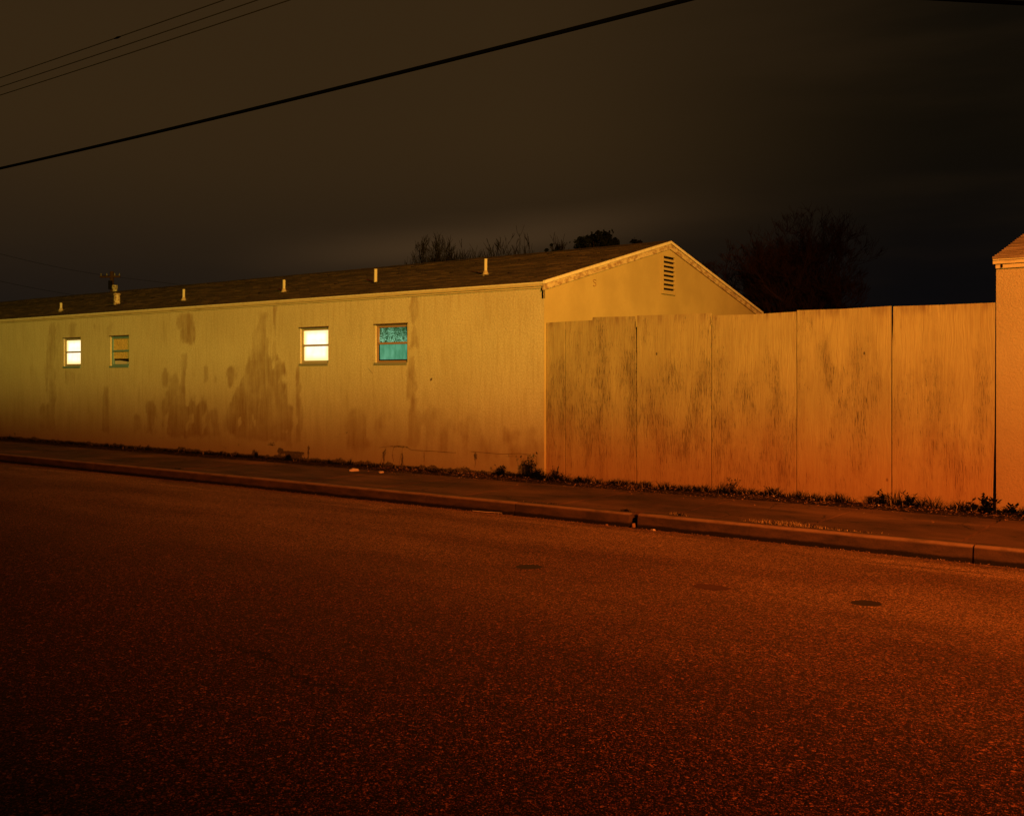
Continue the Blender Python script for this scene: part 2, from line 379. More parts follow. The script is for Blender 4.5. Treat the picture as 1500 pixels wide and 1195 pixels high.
# dirt bed under the pavement, reaching the walls, slightly humped
b = MB(); nx, ys = 620, [9.96, 10.6, 11.2, 11.75, 11.85, 11.95, 12.05, 12.15, 12.25, 12.35, 12.45, 12.6, 13.2]
xs = [-60+i*.12 for i in range(nx+1)]
vs = []
for x in xs:
    for y in ys:
        z = .120 if y < 11.8 else .138+.022*mn.noise(Vector((x*2.3, y*4, 0)))+.012*mn.noise(Vector((x*9, y*11, 3)))
        vs.append((x, y, z))
k = len(ys)
b.add(vs, [(i*k+j, (i+1)*k+j, (i+1)*k+j+1, i*k+j+1) for i in range(nx) for j in range(k-1)])
tag(b.build('dirt_strip', M_dirt, smooth=True), kind='structure')
# pavement slabs
b = MB(); x = -60.0
while x < 14:
    L = 1.52; dz = random.uniform(-.004, .004); tl = random.uniform(-.004, .004)
    y1 = 11.80+random.uniform(-.02, .02)
    b.box(x+.018, x+L-.018, 10.02, y1, .06, .155+dz, rot=Matrix.Rotation(R(tl*10), 3, 'Y'))
    x += L
tag(b.build('pavement', M_conc), kind='structure')
# kerb
joints = [-60, -55, -50, -45, -40.2, -35.5, -30.8, -26.1, -21.4, -16.8, -11.98, -7.34, -5.72, -2.10, 2.6, 7.3, 12]
b = MB()
prof = [(9.825, -.02), (9.832, .06), (9.838, .122), (9.845, .139), (9.857, .150), (9.875, .155), (10.0, .156), (10.003, -.02)]
for i in range(len(joints)-1):
    x0, x1 = joints[i]+.008, joints[i+1]-.008
    if i == 12: x0 += .10                                                      # broken corner at the joint
    n = max(2, int((x1-x0)/.12)); dz = random.uniform(-.004, .003); dy = random.uniform(-.004, .004); vs = []
    for q in range(n+1):
        X = x0+(x1-x0)*q/n
        for (y, z) in prof:
            w = mn.noise(Vector((X*3.1, y*20, z*20)))*.005 if z > 0 else 0
            chip = max(0, mn.noise(Vector((X*2.2, 5, 0)))-.42)*.12 if .1 < z < .155 else 0
            e = .0
            if z > 0 and (q == 0 or q == n): e = .006
            vs.append((X, y+dy+w+chip+e, z+dz+w*.4-e*.4-chip*.5))
    m = len(prof)
    fs = [(q*m+j, (q+1)*m+j, (q+1)*m+j+1, q*m+j+1) for q in range(n) for j in range(m-1)]
    fs += [tuple(range(m)), tuple(n*m+j for j in range(m))[::-1]]
    b.add(vs, fs)
tag(b.build('kerb', M_kerb), kind='structure')
b = MB(); b.box(-60, 12, 9.70, 9.83, -.04, -.012)
tag(b.build('kerb_footing', M_black), kind='structure')

# ------------------------------------------------------------------ long stucco building
BX0, BX1, BY0, BY1, BE, BR = -46., -8.76, 12.5, 20.56, 3.16, 4.19
GZ = .12                      # wall foot
bld = tag(empty('stucco_building', (-8.76, 12.5, .15)), 'long low stained cream stucco building with four small windows and a louvred gable', 'building')
WZ0, WZ1 = 1.93, 2.61
wins = [(-22.63, -21.89, 'a'), (-20.66, -19.92, 'b'), (-14.31, -13.55, 'c'), (-12.36, -11.60, 'd')]
gx = list(np.arange(BX0, -28, .4))+list(np.arange(-28, BX1, .055))+[BX1]
for a, c_, _ in wins: gx = [x for x in gx if min(abs(x-a), abs(x-c_)) > .028]+[a, c_]
gx = sorted(gx)
gz = [z for z in np.arange(GZ, 3.14, .055) if min(abs(z-WZ0), abs(z-WZ1)) > .028]+[WZ0, WZ1, 3.14]; gz = sorted(gz)
X, Z = np.meshgrid(np.array(gx), np.array(gz), indexing='ij')
nzf = np.vectorize(lambda x, z: mn.fractal(Vector((x, z, 1.7)), 1., 2., 4))
N1 = nzf(X*1.6, Z*.9); N2 = nzf(X*5+9, Z*2.5)
stain = np.zeros_like(X); grime = np.zeros_like(X)
def drip(px, y0, y1, wpx, s=.7, fade=.12):
    """a stain running down the wall between photo rows y0 and y1"""
    global stain
    xc = wx(px); hw = abs(wx(px+wpx/2)-wx(px-wpx/2))/2; z1, z0 = wz(px, y0), wz(px, y1)
    h = hw*(1+.9*N2)*np.clip(.7+(z1-Z)/(.6*(z1-z0)), .7, 1); z1 = z1+.12*N1+.08*N2; z0 = z0+.15*N2; dx = np.abs(X-xc-.03*N1)/np.maximum(h, .01)
    a = np.clip((1.25-dx)/.5, 0, 1)*np.clip((z1-Z)/fade+.5, 0, 1)*np.clip((Z-z0)/fade+.5, 0, 1)
    stain = np.maximum(stain, a*s)
for a in [(75, 472, 632, 14, .55), (85, 472, 560, 6, .4), (103, 470, 500, 12, .55), (20, 600, 642, 10, .4), (68, 590, 632, 16, .5), (155, 560, 634, 11, .7), (160, 470, 500, 8, .5), (143, 470, 520, 10, .4),
          (134, 596, 632, 12, .4), (100, 545, 560, 24, .35), (200, 605, 636, 8, .6), (221, 588, 636, 16, .6), (240, 462, 505, 5, .6), (241, 542, 566, 9, .65), (252, 552, 600, 18, .6), (275, 456, 506, 26, .72),
          (269, 522, 580, 12, .65), (283, 500, 560, 4, .3), (262, 580, 640, 34, .7), (290, 590, 640, 26, .5), (301, 535, 560, 8, .6), (315, 545, 560, 6, .5), (316, 600, 640, 12, .55),
          (336, 538, 562, 10, .65), (347, 536, 545, 12, .6), (338, 600, 632, 8, .5), (387, 458, 600, 18, .75), (372, 480, 560, 20, .6), (402, 442, 545, 6, .6), (384, 520, 645, 50, .8), (360, 560, 640, 32, .8), (408, 560, 645, 36, .8),
          (425, 590, 655, 16, .7), (436, 540, 650, 8, .6), (439, 600, 652, 12, .55), (606, 428, 520, 13, .72), (604, 520, 656, 12, .7), (612, 575, 648, 9, .55), (598, 540, 580, 8, .55),
          (437, 438, 446, 5, .5), (560, 470, 476, 50, .0), (663, 430, 560, 12, .12), (690, 480, 600, 10, .12), (640, 600, 670, 30, .3), (700, 610, 680, 40, .3), (765, 620, 690, 40, .35), (520, 600, 660, 40, .25), (560, 600, 660, 30, .28)]:
    drip(*a)
stain += np.clip(N1*.35, 0, .3)*(Z < 1.9)
ss = lambda v, a, b_: np.clip((v-a)/(b_-a), 0, 1)
stain += (.42+.5*N2)*ss(X, wx(190), wx(260))*ss(X, wx(455), wx(405))*ss(Z+.5*N1, 1.75, 1.05)*ss(Z, .25, .6)          # broad damp zone
stain += (.22+.4*N2)*ss(X, wx(455), wx(520))*ss(Z+.5*N1, 1.45, .85)*ss(Z, .25, .5)
stain = np.where(X < -28, np.clip(N1*.9, 0, .6), stain)
# black mould at the foot
foot = (Z-.15)
grime = np.maximum(grime, np.clip(1.0-foot/(.075+.14*np.clip(N2+.1, 0, 1)), 0, 1))
def blot(px, py, wpx, hpx, s=.8):
    global grime
    xc, zc = wx(px), wz(px, py); a = abs(wx(px+wpx/2)-wx(px-wpx/2))/2; h = abs(wz(px, py-hpx/2)-wz(px, py+hpx/2))/2
    r = ((X-xc)/max(a, .04))**2+((Z-zc)/max(h, .04))**2
    grime = np.maximum(grime, s*np.clip(1.4-r, 0, 1))
for a in [(430, 664, 40, 10, .8), (372, 664, 7, 14, .8), (398, 650, 24, 6, .6), (452, 662, 4, 16, .8), (452, 655, 6, 8, .8), (350, 650, 4, 14, .5), (330, 654, 20, 5, .45), (411, 661, 12, 12, .8), (561, 668, 5, 24, .7), (567, 660, 3, 20, .5),
          (576, 666, 4, 16, .45), (590, 672, 5, 24, .75), (585, 654, 34, 3, .6), (622, 668, 4, 22, .55), (697, 668, 4, 20, .75), (672, 662, 8, 4, .4), (750, 667, 34, 4, .5), (740, 661, 26, 3, .35), (236, 641, 12, 4, .5), (105, 466, 14, 3, .7),
          (22, 636, 6, 5, .6), (266, 655, 14, 6, .6), (193, 653, 8, 5, .5), (632, 555, 3, 3, .9), (500, 636, 5, 3, .3)]:
    blot(*a)
for q in range(12): blot(489+q*2.2, 641-q*.85, 5, 2.2, .44)                        # long scuff
idx = np.arange(X.size).reshape(X.shape); b = MB()
wav = .004*nzf(X*.7, Z*.7)
vs = [(float(x), float(12.5+w), float(z)) for x, w, z in zip(X.ravel(), wav.ravel(), Z.ravel())]
fs = []
for i in range(len(gx)-1):
    mx = (gx[i]+gx[i+1])/2; hole = any(a < mx < c_ for a, c_, _ in wins)
    for j in range(len(gz)-1):
        if hole and WZ0 < (gz[j]+gz[j+1])/2 < WZ1: continue
        fs.append((idx[i, j], idx[i+1, j], idx[i+1, j+1], idx[i, j+1]))
b.add(vs, fs)
for a, c_, _ in wins:                                                               # reveals
    y0, y1 = 12.5, 12.60
    b.quad((a, y0, WZ0), (a, y1, WZ0), (a, y1, WZ1), (a, y0, WZ1)); b.quad((c_, y0, WZ0), (c_, y0, WZ1), (c_, y1, WZ1), (c_, y1, WZ0))
    b.quad((a, y0, WZ1), (a, y1, WZ1), (c_, y1, WZ1), (c_, y0, WZ1)); b.quad((a, y0, WZ0), (c_, y0, WZ0), (c_, y1, WZ0), (a, y1, WZ0))
wall = b.build('wall', M_stucco, bld)
na = len(wall.data.vertices)
for nm, arr in (('stain', stain), ('grime', grime)):
    at = wall.data.attributes.new(nm, 'FLOAT', 'POINT'); full = np.zeros(na, dtype=np.float32); full[:arr.size] = arr.ravel(); at.data.foreach_set('value', full)
wall['label'] = 'street wall with dark vertical water stains'
# gable end + back
b = MB(); xg = BX1; yr = (BY0+BY1)/2
b.add([(xg, BY0, GZ), (xg, BY1, GZ), (xg, BY1, BE-.02), (xg, yr, BR-.02), (xg, BY0, BE-.02)], [(0, 1, 2, 3, 4)])
b.add([(BX0, BY0, GZ), (BX0, BY1, GZ), (BX0, BY1, BE-.02), (BX0, yr, BR-.02), (BX0, BY0, BE-.02)], [(0, 4, 3, 2, 1)])
b.quad((BX0, BY1, GZ), (BX0, BY1, BE-.02), (xg, BY1, BE-.02), (xg, BY1, GZ))
gab = b.build('gable_wall', M_gable, bld)
# roof: stepped courses of shingles
def roof_mesh(X0, X1, Y0, ze, yr_, zr, over, step=.62, seed=0, back=None):
    b = MB(); n = int(round((yr_-Y0+over)/.132)); rnd = random.Random(seed)
    xs = [X0]
    while xs[-1] < X1-.2: xs.append(xs[-1]+rnd.uniform(.25, .34))
    xs[-1] = X1
    sl = (zr-ze)/(yr_-Y0)
    def zz(x, y): return ze+(y-Y0)*sl+.016*mn.noise(Vector((x*.35, y*.6, seed)))+.006*mn.noise(Vector((x*1.7, y*2, seed)))
    ys = [Y0-over+(yr_-Y0+over)*i/n for i in range(n+1)]
    for i in range(n):
        for j in range(len(xs)-1):
            a, c_ = xs[j], xs[j+1]; y0, y1 = ys[i], ys[i+1]+.004; lift = .011+rnd.uniform(0, .006); jy = rnd.uniform(-.006, .006)
            if rnd.random() < .04: lift += .012
            p = [(a, y0+jy, zz(a, y0)+lift), (c_, y0+jy, zz(c_, y0)+lift), (c_, y1, zz(c_, y1)+.002), (a, y1, zz(a, y1)+.002)]
            q = [(a, y0+jy, zz(a, y0)-.012), (c_, y0+jy, zz(c_, y0)-.012)]
            b.add(p+q, [(0, 1, 2, 3), (0, 4, 5, 1)])
    yb = 2*yr_-Y0+over
    b.quad((X0, yr_, zr+.012), (X1, yr_, zr+.012), (X1, yb, ze-over*sl), (X0, yb, ze-over*sl))
    b.quad((X0, Y0-over, ze-.03-over*sl), (X1, Y0-over, ze-.03-over*sl), (X1, yr_, zr-.03), (X0, yr_, zr-.03))
    x = X0
    while x < X1-.01:                                                            # ridge caps
        e = min(x+.3, X1); dz = rnd.uniform(0, .008)
        b.add([(x, yr_-.14, zr-.025+dz), (e, yr_-.14, zr-.025+dz), (e, yr_, zr+.022+dz), (x, yr_, zr+.022+dz), (x, yr_+.14, zr-.025), (e, yr_+.14, zr-.025)], [(0, 1, 2, 3), (3, 2, 5, 4)])
        x += .25
    return b
roof = roof_mesh(BX0-.1, BX1+.035, BY0, BE+.012, yr, BR+.012, .045, seed=1).build('roof', M_shingle, bld)
# eave fascia
b = MB(); x = BX0
while x < BX1-.1:
    e = min(x+4.9, BX1+.03); b.box(x+.002, e-.002, 12.455, 12.497, 3.088+random.uniform(-.003, .003), 3.142); x = e
b.box(BX0, BX1+.02, 12.478, 12.499, 3.060, 3.086)
b.build('fascia', M_fascia, bld)
b = MB(); b.box(BX0, BX1+.03, 12.447, 12.457, 3.128, 3.152); b.build('drip_edge', M_drip, bld)
# barge boards following the gable
sl = (BR-BE)/(yr-BY0)
def slab(b, x0, x1, y0, y1, top, bot, zf):
    b.add([(x, y, zf(y)+o) for x in (x0, x1) for (y, o) in ((y0, bot), (y1, bot), (y1, top), (y0, top))], [(0, 1, 2, 3), (7, 6, 5, 4), (0, 4, 5, 1), (3, 2, 6, 7), (0, 3, 7, 4), (1, 5, 6, 2)])
zfL = lambda y: BE+(y-BY0)*sl
zfR = lambda y: BR-(y-yr)*sl
for (y0, y1, zf) in ((BY0-.05, yr-.001, zfL), (yr+.001, BY1+.25, zfR)):
    b = MB(); slab(b, BX1+.002, BX1+.030, y0, y1, -.03, -.125, zf); bb = b.build('barge_board', M_trim, bld)
    b = MB(); slab(b, BX1+.012, BX1+.052, y0, y1, .024, -.026, zf); b.build('metal_edging', M_drip, bb)
# louvred vent
b = MB(); vy0, vy1, vz0, vz1 = 16.24, 16.72, 3.24, 3.93; xv = BX1
b.box(xv+.002, xv+.004, vy0, vy1, vz0, vz1, 1)
for (y0, y1, z0, z1) in ((vy0-.02, vy0+.02, vz0-.02, vz1+.02), (vy1-.02, vy1+.02, vz0-.02, vz1+.02), (vy0+.02, vy1-.02, vz1-.015, vz1+.02), (vy0+.02, vy1-.02, vz0-.02, vz0+.015)): b.box(xv+.004, xv+.038, y0, y1, z0, z1)
vent = b.build('gable_vent', [M_gable, M_black], bld)
b = MB(); n = 8; p = (vz1-vz0-.03)/n
for i in range(n):
    z = vz0+.015+i*p
    b.add([(xv+.036, vy0+.02, z), (xv+.036, vy1-.02, z), (xv+.010, vy1-.02, z+p*.52), (xv+.010, vy0+.02, z+p*.52), (xv+.036, vy0+.02, z-.006), (xv+.036, vy1-.02, z-.006), (xv+.006, vy1-.02, z+p*.52-.006), (xv+.006, vy0+.02, z+p*.52-.006)],
          [(0, 1, 2, 3), (0, 4, 5, 1), (4, 7, 6, 5)])
b.build('louvres', M_gable, vent)
# small curled scrawl on the gable, and the split corner
def onG(px, py):
    a = (px-750)/F_; dx, dy = -.6+.8*a, .8+.6*a; tt = BX1/dx; return (BX1+.004, tt*dy, H_+(552-py)/F_*tt)
b = MB(); b.tube([onG(*p) for p in ((873, 411), (870.5, 409.5), (868.2, 411), (869.5, 413.2), (872.3, 415), (872.8, 417.5), (870.5, 419.5), (868.5, 418.3))], .006, 5)
b.build('scrawl', mat('brown_scrawl', (.30, .15, .06), .9, .1), bld)
b = MB(); pts = []
zs = [2.90+i*.021 for i in range(11)]
for i, z in enumerate(zs):
    w = .012+.010*abs(mn.noise(Vector((z*30, 0, 0)))); xo = -.018+.012*mn.noise(Vector((z*14, 4, 0)))
    pts += [(BX1+xo-w, 12.4915, z), (BX1+xo+w, 12.4915, z)]
b.add(pts, [(2*i, 2*i+1, 2*i+3, 2*i+2) for i in range(len(zs)-1)])
b.box(BX1-.02, BX1+.0015, 12.505, 12.52, 2.9, 3.1)
b.build('corner_crack', M_black, bld)
# hairline cracks, grime drips and a paint scratch on the street wall
M_crk = mat('crack_brown', (.21, .12, .05), .9, .1)
for pl in (((540, 540), (543, 543), (546, 547)),
           ((556, 655.5), (566, 654), (578, 653.5), (590, 652.5), (597, 655), (603, 659), (640, 661), (668, 663)), ((690, 661), (712, 663), (735, 665), (762, 664), (778, 666)), ((697, 662), (698.5, 670), (696, 684)), ((566, 655), (561, 668), (557, 682)), ((563, 662), (564, 672), (562, 684)), ((577, 655), (575, 665), (577, 676)), ((590, 655), (589, 668), (593, 685)), ((588, 664), (586, 676), (585, 686)), ((622, 662), (622, 674), (621, 688)), ((452, 652), (453, 660), (451, 668))):
    b = MB(); b.tube([(wx(px), 12.494, wz(px, py)) for px, py in pl], .0026, 4); b.build('wall_mark', M_crk, bld)
# windows
for a, c_, kd in wins:
    fm = {'a': M_alu, 'b': M_blue, 'c': M_alu, 'd': M_brown}[kd]; y = 12.555
    b = MB(); T = .042
    b.box(a+.001, a+T, y-.02, y+.03, WZ0+.001, WZ1-.001); b.box(c_-T, c_-.001, y-.02, y+.03, WZ0+.001, WZ1-.001)
    b.box(a+T, c_-T, y-.02, y+.03, WZ1-T-.012, WZ1-.001); b.box(a+T, c_-T, y-.02, y+.03, WZ0+.001, WZ0+T+.01)
    w = b.build('window', fm, bld, loc=(a, 12.55, WZ0), bevel=.004)
    w['label'] = {'a': 'brightly lit white window farthest left', 'b': 'unlit window patched with yellow board', 'c': 'brightly lit white window beside the green one', 'd': 'window glowing green behind patterned glass'}[kd]
    mz = (WZ0+WZ1)/2+.012
    b = MB(); b.box(a+T, c_-T, y-.032, y+.02, mz-.02, mz+.018); b.build('meeting_rail', fm, w, bevel=.003)
    tp, bt = {'a': (M_lit, M_lit), 'c': (M_lit, M_lit), 'b': (M_board, M_board), 'd': (M_gtop, M_gbot)}[kd]
    b = MB(); b.box(a+T, c_-T, y+.008, y+.014, mz+.018, WZ1-T-.012); b.build('upper_pane', tp, w, loc=(a, 12.55, WZ0))
    zb = WZ0+T+.01
    if kd == 'b':
        b = MB(); b.box(a+T, c_-T, y+.008, y+.014, zb+.125, mz-.02); b.build('lower_pane', bt, w, loc=(a, 12.55, WZ0))
        b = MB(); b.box(a+T, c_-T, y+.04, y+.05, zb, zb+.125); b.build('open_gap', M_black, w)
        b = MB(); b.add([(a+T, y+.036, zb+.004), (c_-T-.10, y+.036, zb+.004), (c_-T-.05, y+.030, zb+.05), (a+T+.18, y+.034, zb+.088), (a+T, y+.036, zb+.082)], [(0, 1, 2, 3, 4)]); b.build('folded_cloth', M_pale, w)
    else:
        b = MB(); b.box(a+T+.018, c_-T-.006, y-.004, y+.002, zb+.02, mz-.02); b.build('lower_pane', bt, w, loc=(a, 12.55, WZ0))
        b = MB(); b.box(a+T, a+T+.018, y-.012, y+.006, zb, mz-.02, 0); b.box(a+T, c_-T, y-.012, y+.006, zb, zb+.02); b.build('sash', M_black if kd == 'd' else fm, w)
    sm = M_blue if kd in 'ab' else mat('grey_sill_paint', (.27, .24, .15), .7, .3)
    b = MB(); b.box(a-.012, c_+.002, 12.478, 12.535, WZ0-.022, WZ0+.018); b.build('sill', sm, w, bevel=.004)
    b = MB(); b.box(a-.03, c_+.012, 12.486, 12.51, WZ1-.004, WZ1+.014); b.build('head_trim', mat('dark_head', (.12, .07, .035), .8, .2), w)
# vent pipes standing on the roof
def roofz(y): return BE+.02+(y-BY0)*sl
pipes = [(-23.90, 13.13, .20, .030, 0, 1, 'slim pale vent pipe farthest left on the roof'), (-22.04, 13.51, .27, .072, 1, 0, 'fat mottled flue pipe on the roof slope'), (-19.11, 13.33, .25, .028, 0, 1, 'slim vent pipe with a flared foot'),
         (-15.88, 13.44, .25, .028, 0, 1, 'slim vent pipe bent at its foot'), (-13.69, 13.85, .26, .032, 0, 0, 'straight pale vent pipe above the two right windows'), (-10.855, 13.70, .28, .028, 0, 1, 'tallest slim vent pipe, nearest the gable')]
for (x, y, h, r, fl, cone, lb) in pipes:
    z = roofz(y); b = MB(); n = 14
    if fl:
        b.tube([(x, y, z-.03), (x, y, z+h*.82), (x, y, z+h*.84), (x, y, z+h), (x, y, z+h+.005), (x, y, z+h+.006)], [r*1.05, r*.96, r*1.12, r*1.12, r, r*.3], n)
    else:
        b.tube([(x, y, z-.03), (x+.002, y, z+h*.5), (x+.004, y, z+h-.012), (x+.004, y, z+h), (x+.004, y, z+h-.001)], [r, r, r, r*1.06, r*.8], n)
    p_ = b.build('vent_pipe', M_flue if fl else M_pipe, bld, loc=(x, y, z), smooth=False); p_['label'] = lb
    b = MB()
    if cone: b.tube([(x, y, z-.03), (x, y, z+.012), (x, y, z+.075)], [r*2.3, r*2.0, r*1.1], n)
    b.add([(x-r*3, y-r*3, roofz(y-r*3)+.014), (x+r*3, y-r*3, roofz(y-r*3)+.014), (x+r*3, y+r*3, roofz(y+r*3)+.014), (x-r*3, y+r*3, roofz(y+r*3)+.014)], [(0, 1, 2, 3)])
    b.build('flashing', M_flash if cone else M_shingle, p_)
xf, yf = -28.5, 17.4                                                                # flue on the far slope, showing over the ridge
b = MB(); zf = BR-(yf-yr)*sl
b.tube([(xf, yf, zf-.05), (xf, yf, zf+.46), (xf, yf, zf+.47), (xf, yf, zf+.58), (xf, yf, zf+.585)], [.07, .07, .085, .085, .02], 14)
p_ = b.build('vent_pipe', M_flue, bld, loc=(xf, yf, zf)); p_['label'] = 'flue rising behind the roof ridge'

# ------------------------------------------------------------------ plywood fence between the buildings
FY = 12.55
fence = tag(empty('plywood_fence', (-8.76, FY, .15)), 'tall fence of weathered cream plywood sheets between the two buildings', 'fence')
edges = [-8.752, -8.412, -7.172, -6.00, -4.80, -3.605, -2.435]
tops = [[(-8.752, 2.530), (-8.412, 2.536)], [(-8.412, 2.538), (-7.925, 2.540), (-7.915, 2.585), (-7.172, 2.572)], [(-7.172, 2.582), (-6.6, 2.575), (-6.0, 2.572)], [(-6.0, 2.540), (-5.4, 2.533), (-4.8, 2.545)],
        [(-4.8, 2.562), (-4.2, 2.556), (-3.605, 2.567)], [(-3.605, 2.562), (-3.0, 2.556), (-2.45, 2.557)]]
for i in range(6):
    g = .005 if i in (0, 3, 4) else .008
    x0, x1 = edges[i]+(g if i else .002), edges[i+1]-g
    if i == 5: x1 = -2.462
    tp = tops[i]; yo = (.0, .003, .0, .005, .001, .004)[i]; dep = .017
    pr = [(x0, .14)]+[(x1, .14)]+[(min(max(p[0], x0), x1), p[1]) for p in tp[::-1]]
    if i == 1: pr = [(x0, .14), (x1, .14), (x1, 1.9), (x1-.016, 2.50), (x1-.019, 2.572), (-7.915, 2.585), (-7.925, 2.540), (x0, 2.538)]
    if i == 5: pr = [(x0, .14), (x1-.01, .14), (x1+.012, 1.1), (x1+.018, 2.0), (x1+.022, 2.557), (-3.0, 2.556), (x0+.012, 2.562), (x0+.010, 2.35), (x0, 2.1)]
    b = MB(); n = len(pr)
    b.add([(x, FY+yo, z) for x, z in pr]+[(x, FY+yo+dep, z) for x, z in pr], [tuple(range(n)), tuple(range(n, 2*n))[::-1]]+[(k_, (k_+1) % n, (k_+1) % n+n, k_+n) for k_ in range(n)])
    b.build('plywood_sheet', M_ply, fence, loc=(x0, FY, .15))
for i, x in enumerate(edges[1:-1]):
    b = MB(); b.box(x-.045, x+.045, FY+.026, FY+.115, .1, 2.42); b.build('post', mat('dark_post', (.035, .022, .012), .9, .1), fence)
for z in (.5, 1.4, 2.25):
    b = MB(); b.box(edges[0]+.05, edges[-1]-.05, FY+.116, FY+.15, z, z+.09); b.build('rail', M_brown, fence)

# ------------------------------------------------------------------ neighbouring building at the right
RX0, RX1, RE = -2.43, 12., 3.062
rb = tag(empty('neighbouring_building', (RX0, 12.5, .15)), 'orange lit rough stucco building cut off by the right edge of the photo', 'building')
ry = 16.53; rz = RE+(ry-12.5)*.252
b = MB(); b.quad((RX0, 12.5, GZ), (RX1, 12.5, GZ), (RX1, 12.5, RE), (RX0, 12.5, RE))
b.add([(RX0, 12.5, GZ), (RX0, 20.56, GZ), (RX0, 20.56, RE), (RX0, ry, rz), (RX0, 12.5, RE)], [(0, 4, 3, 2, 1)])
b.add([(RX1, 12.5, GZ), (RX1, 20.56, GZ), (RX1, 20.56, RE), (RX1, ry, rz), (RX1, 12.5, RE)], [(0, 1, 2, 3, 4)])
b.quad((RX0, 20.56, GZ), (RX0, 20.56, RE), (RX1, 20.56, RE), (RX1, 20.56, GZ))
b.build('wall', M_stucco2, rb)
roof_mesh(RX0-.03, RX1, 12.5, RE+.02, ry, rz+.02, .06, seed=3).build('roof', M_shingle2, rb)
b = MB(); b.box(RX0-.028, RX1, 12.452, 12.478, 2.995, 3.055); b.build('fascia', M_fascia, rb, bevel=.003)
b = MB(); b.box(RX0-.002, RX1, 12.472, 12.499, 2.945, 2.990); b.build('soffit_trim', M_fascia, rb, bevel=.003)
b = MB(); b.box(RX0+.055, RX0+.075, 12.464, 12.4705, 2.952, 2.992); b.build('knot_hole', M_black, rb)

for o in rb.children: o.location.y += .0475

# ------------------------------------------------------------------ unseen shed added behind the viewer to cut the floodlight off road and lower wall
sh = tag(empty('light_blocker_shed', (0, -6, 0)), 'long plain shed added unseen behind the viewer to block the floodlight', 'shed')
SH = 4.62
b = MB(); b.box(-60, 60, -7.4, -4.05, 0, SH-.10); b.build('wall', M_gable, sh)
b = MB(); b.box(-60.2, 60.2, -7.5, -4.0, SH-.098, SH); b.build('roof', M_shingle, sh)

# ------------------------------------------------------------------ overhead lines
def cable(name, pts_fn, r, m, label, cat, group=None, n=70, sides=6):
    b = MB(); b.tube([pts_fn(i/n) for i in range(n+1)], r, sides); o = b.build(name, m, smooth=True); tag(o, label, cat, group); return o
def lineX(Y, z, sag, x0=-55, x1=30, xm=-9.5): return lambda u: (x0+(x1-x0)*u, Y, z+sag*((x0+(x1-x0)*u)-xm)**2)
cable('telephone_cable', lineX(10.2, 5.947, .00066), .029, M_cable, 'thick black cable crossing the whole sky from lower left to top', 'cable', n=110, sides=8)
G = 'thin power wires at the top left'
for z, lb in ((8.20, 'topmost of three thin power wires in the top left sky'), (8.00, 'middle of three thin power wires in the top left sky'), (7.82, 'lowest of three thin power wires in the top left sky')):
    o = cable('power_wire', lineX(10.8, z, .00050), .0085, M_wire, lb, 'wire', G)
    if z == 8.20:
        xs_ = -17.6; b = MB(); b.tube([(xs_-.12, 10.8, z+.03), (xs_, 10.8, z+.03), (xs_+.12, 10.8, z+.03)], [.008, .022, .008], 6); b.build('splice', M_cable, o)
def px3(px, py, t): a = (px-750)/F_; return Vector(((-.6+.8*a)*t, (.8+.6*a)*t, H_+(552-py)/F_*t))
A_, B_ = px3(1240, -9, 15), px3(1620, 12, 15)
cable('service_cable', lambda u: tuple(A_.lerp(B_, u*3-1)), .032, M_cable, 'black cable just entering the top right corner', 'cable', n=10)

# distant utility pole with wires
up = tag(empty('utility_pole', (-65.4, 39.7, 0)), 'small distant rusty brown utility pole rising behind the roof at the left', 'utility pole')
px_, py_ = -65.4, 39.7; zt = 9.2
b = MB(); b.tube([(px_, py_, 0), (px_, py_, zt)], [.19, .13], 10); b.build('pole', M_pole, up)
b = MB(); b.box(px_-.75, px_+.75, py_-.2, py_-.08, zt-.45, zt-.32, rot=Matrix.Rotation(R(30), 3, 'Z')); b.build('crossarm', M_pole, up)
for o_ in (-.68, -.25, .35, .7):
    b = MB(); c_, s_ = math.cos(R(30)), math.sin(R(30)); b.tube([(px_+o_*c_, py_+o_*s_-.14, zt-.32), (px_+o_*c_, py_+o_*s_-.14, zt-.14)], [.05, .035], 7); b.build('insulator', M_flash, up)
b = MB(); b.tube([(px_+.3, py_-.3, zt-1.3), (px_+.3, py_-.3, zt-.7)], .14, 10); b.build('transformer', M_wire, up)
for (p0, lb, d0) in (((0, 365, 60), 'faint upper distant wire left of the small pole', -.35), ((0, 405, 60), 'faint lower distant wire left of the small pole', -2.0)):
    q0 = px3(*p0); q1 = Vector((px_, py_, zt+d0)); q0 = q1+(q0-q1)*1.6
    cable('distant_wire', lambda u: tuple(q0.lerp(q1, u)-Vector((0, 0, 1.0*4*u*(1-u)*.3))), .010, M_wire, lb, 'wire', 'distant wires on the small pole', n=20, sides=4)
q1 = Vector((px_, py_, zt-.35)); q2 = px3(420, 436, 66)
cable('distant_wire', lambda u: tuple(q1.lerp(q2, u)), .010, M_wire, 'faint distant wire right of the small pole', 'wire', 'distant wires on the small pole', n=12, sides=4)

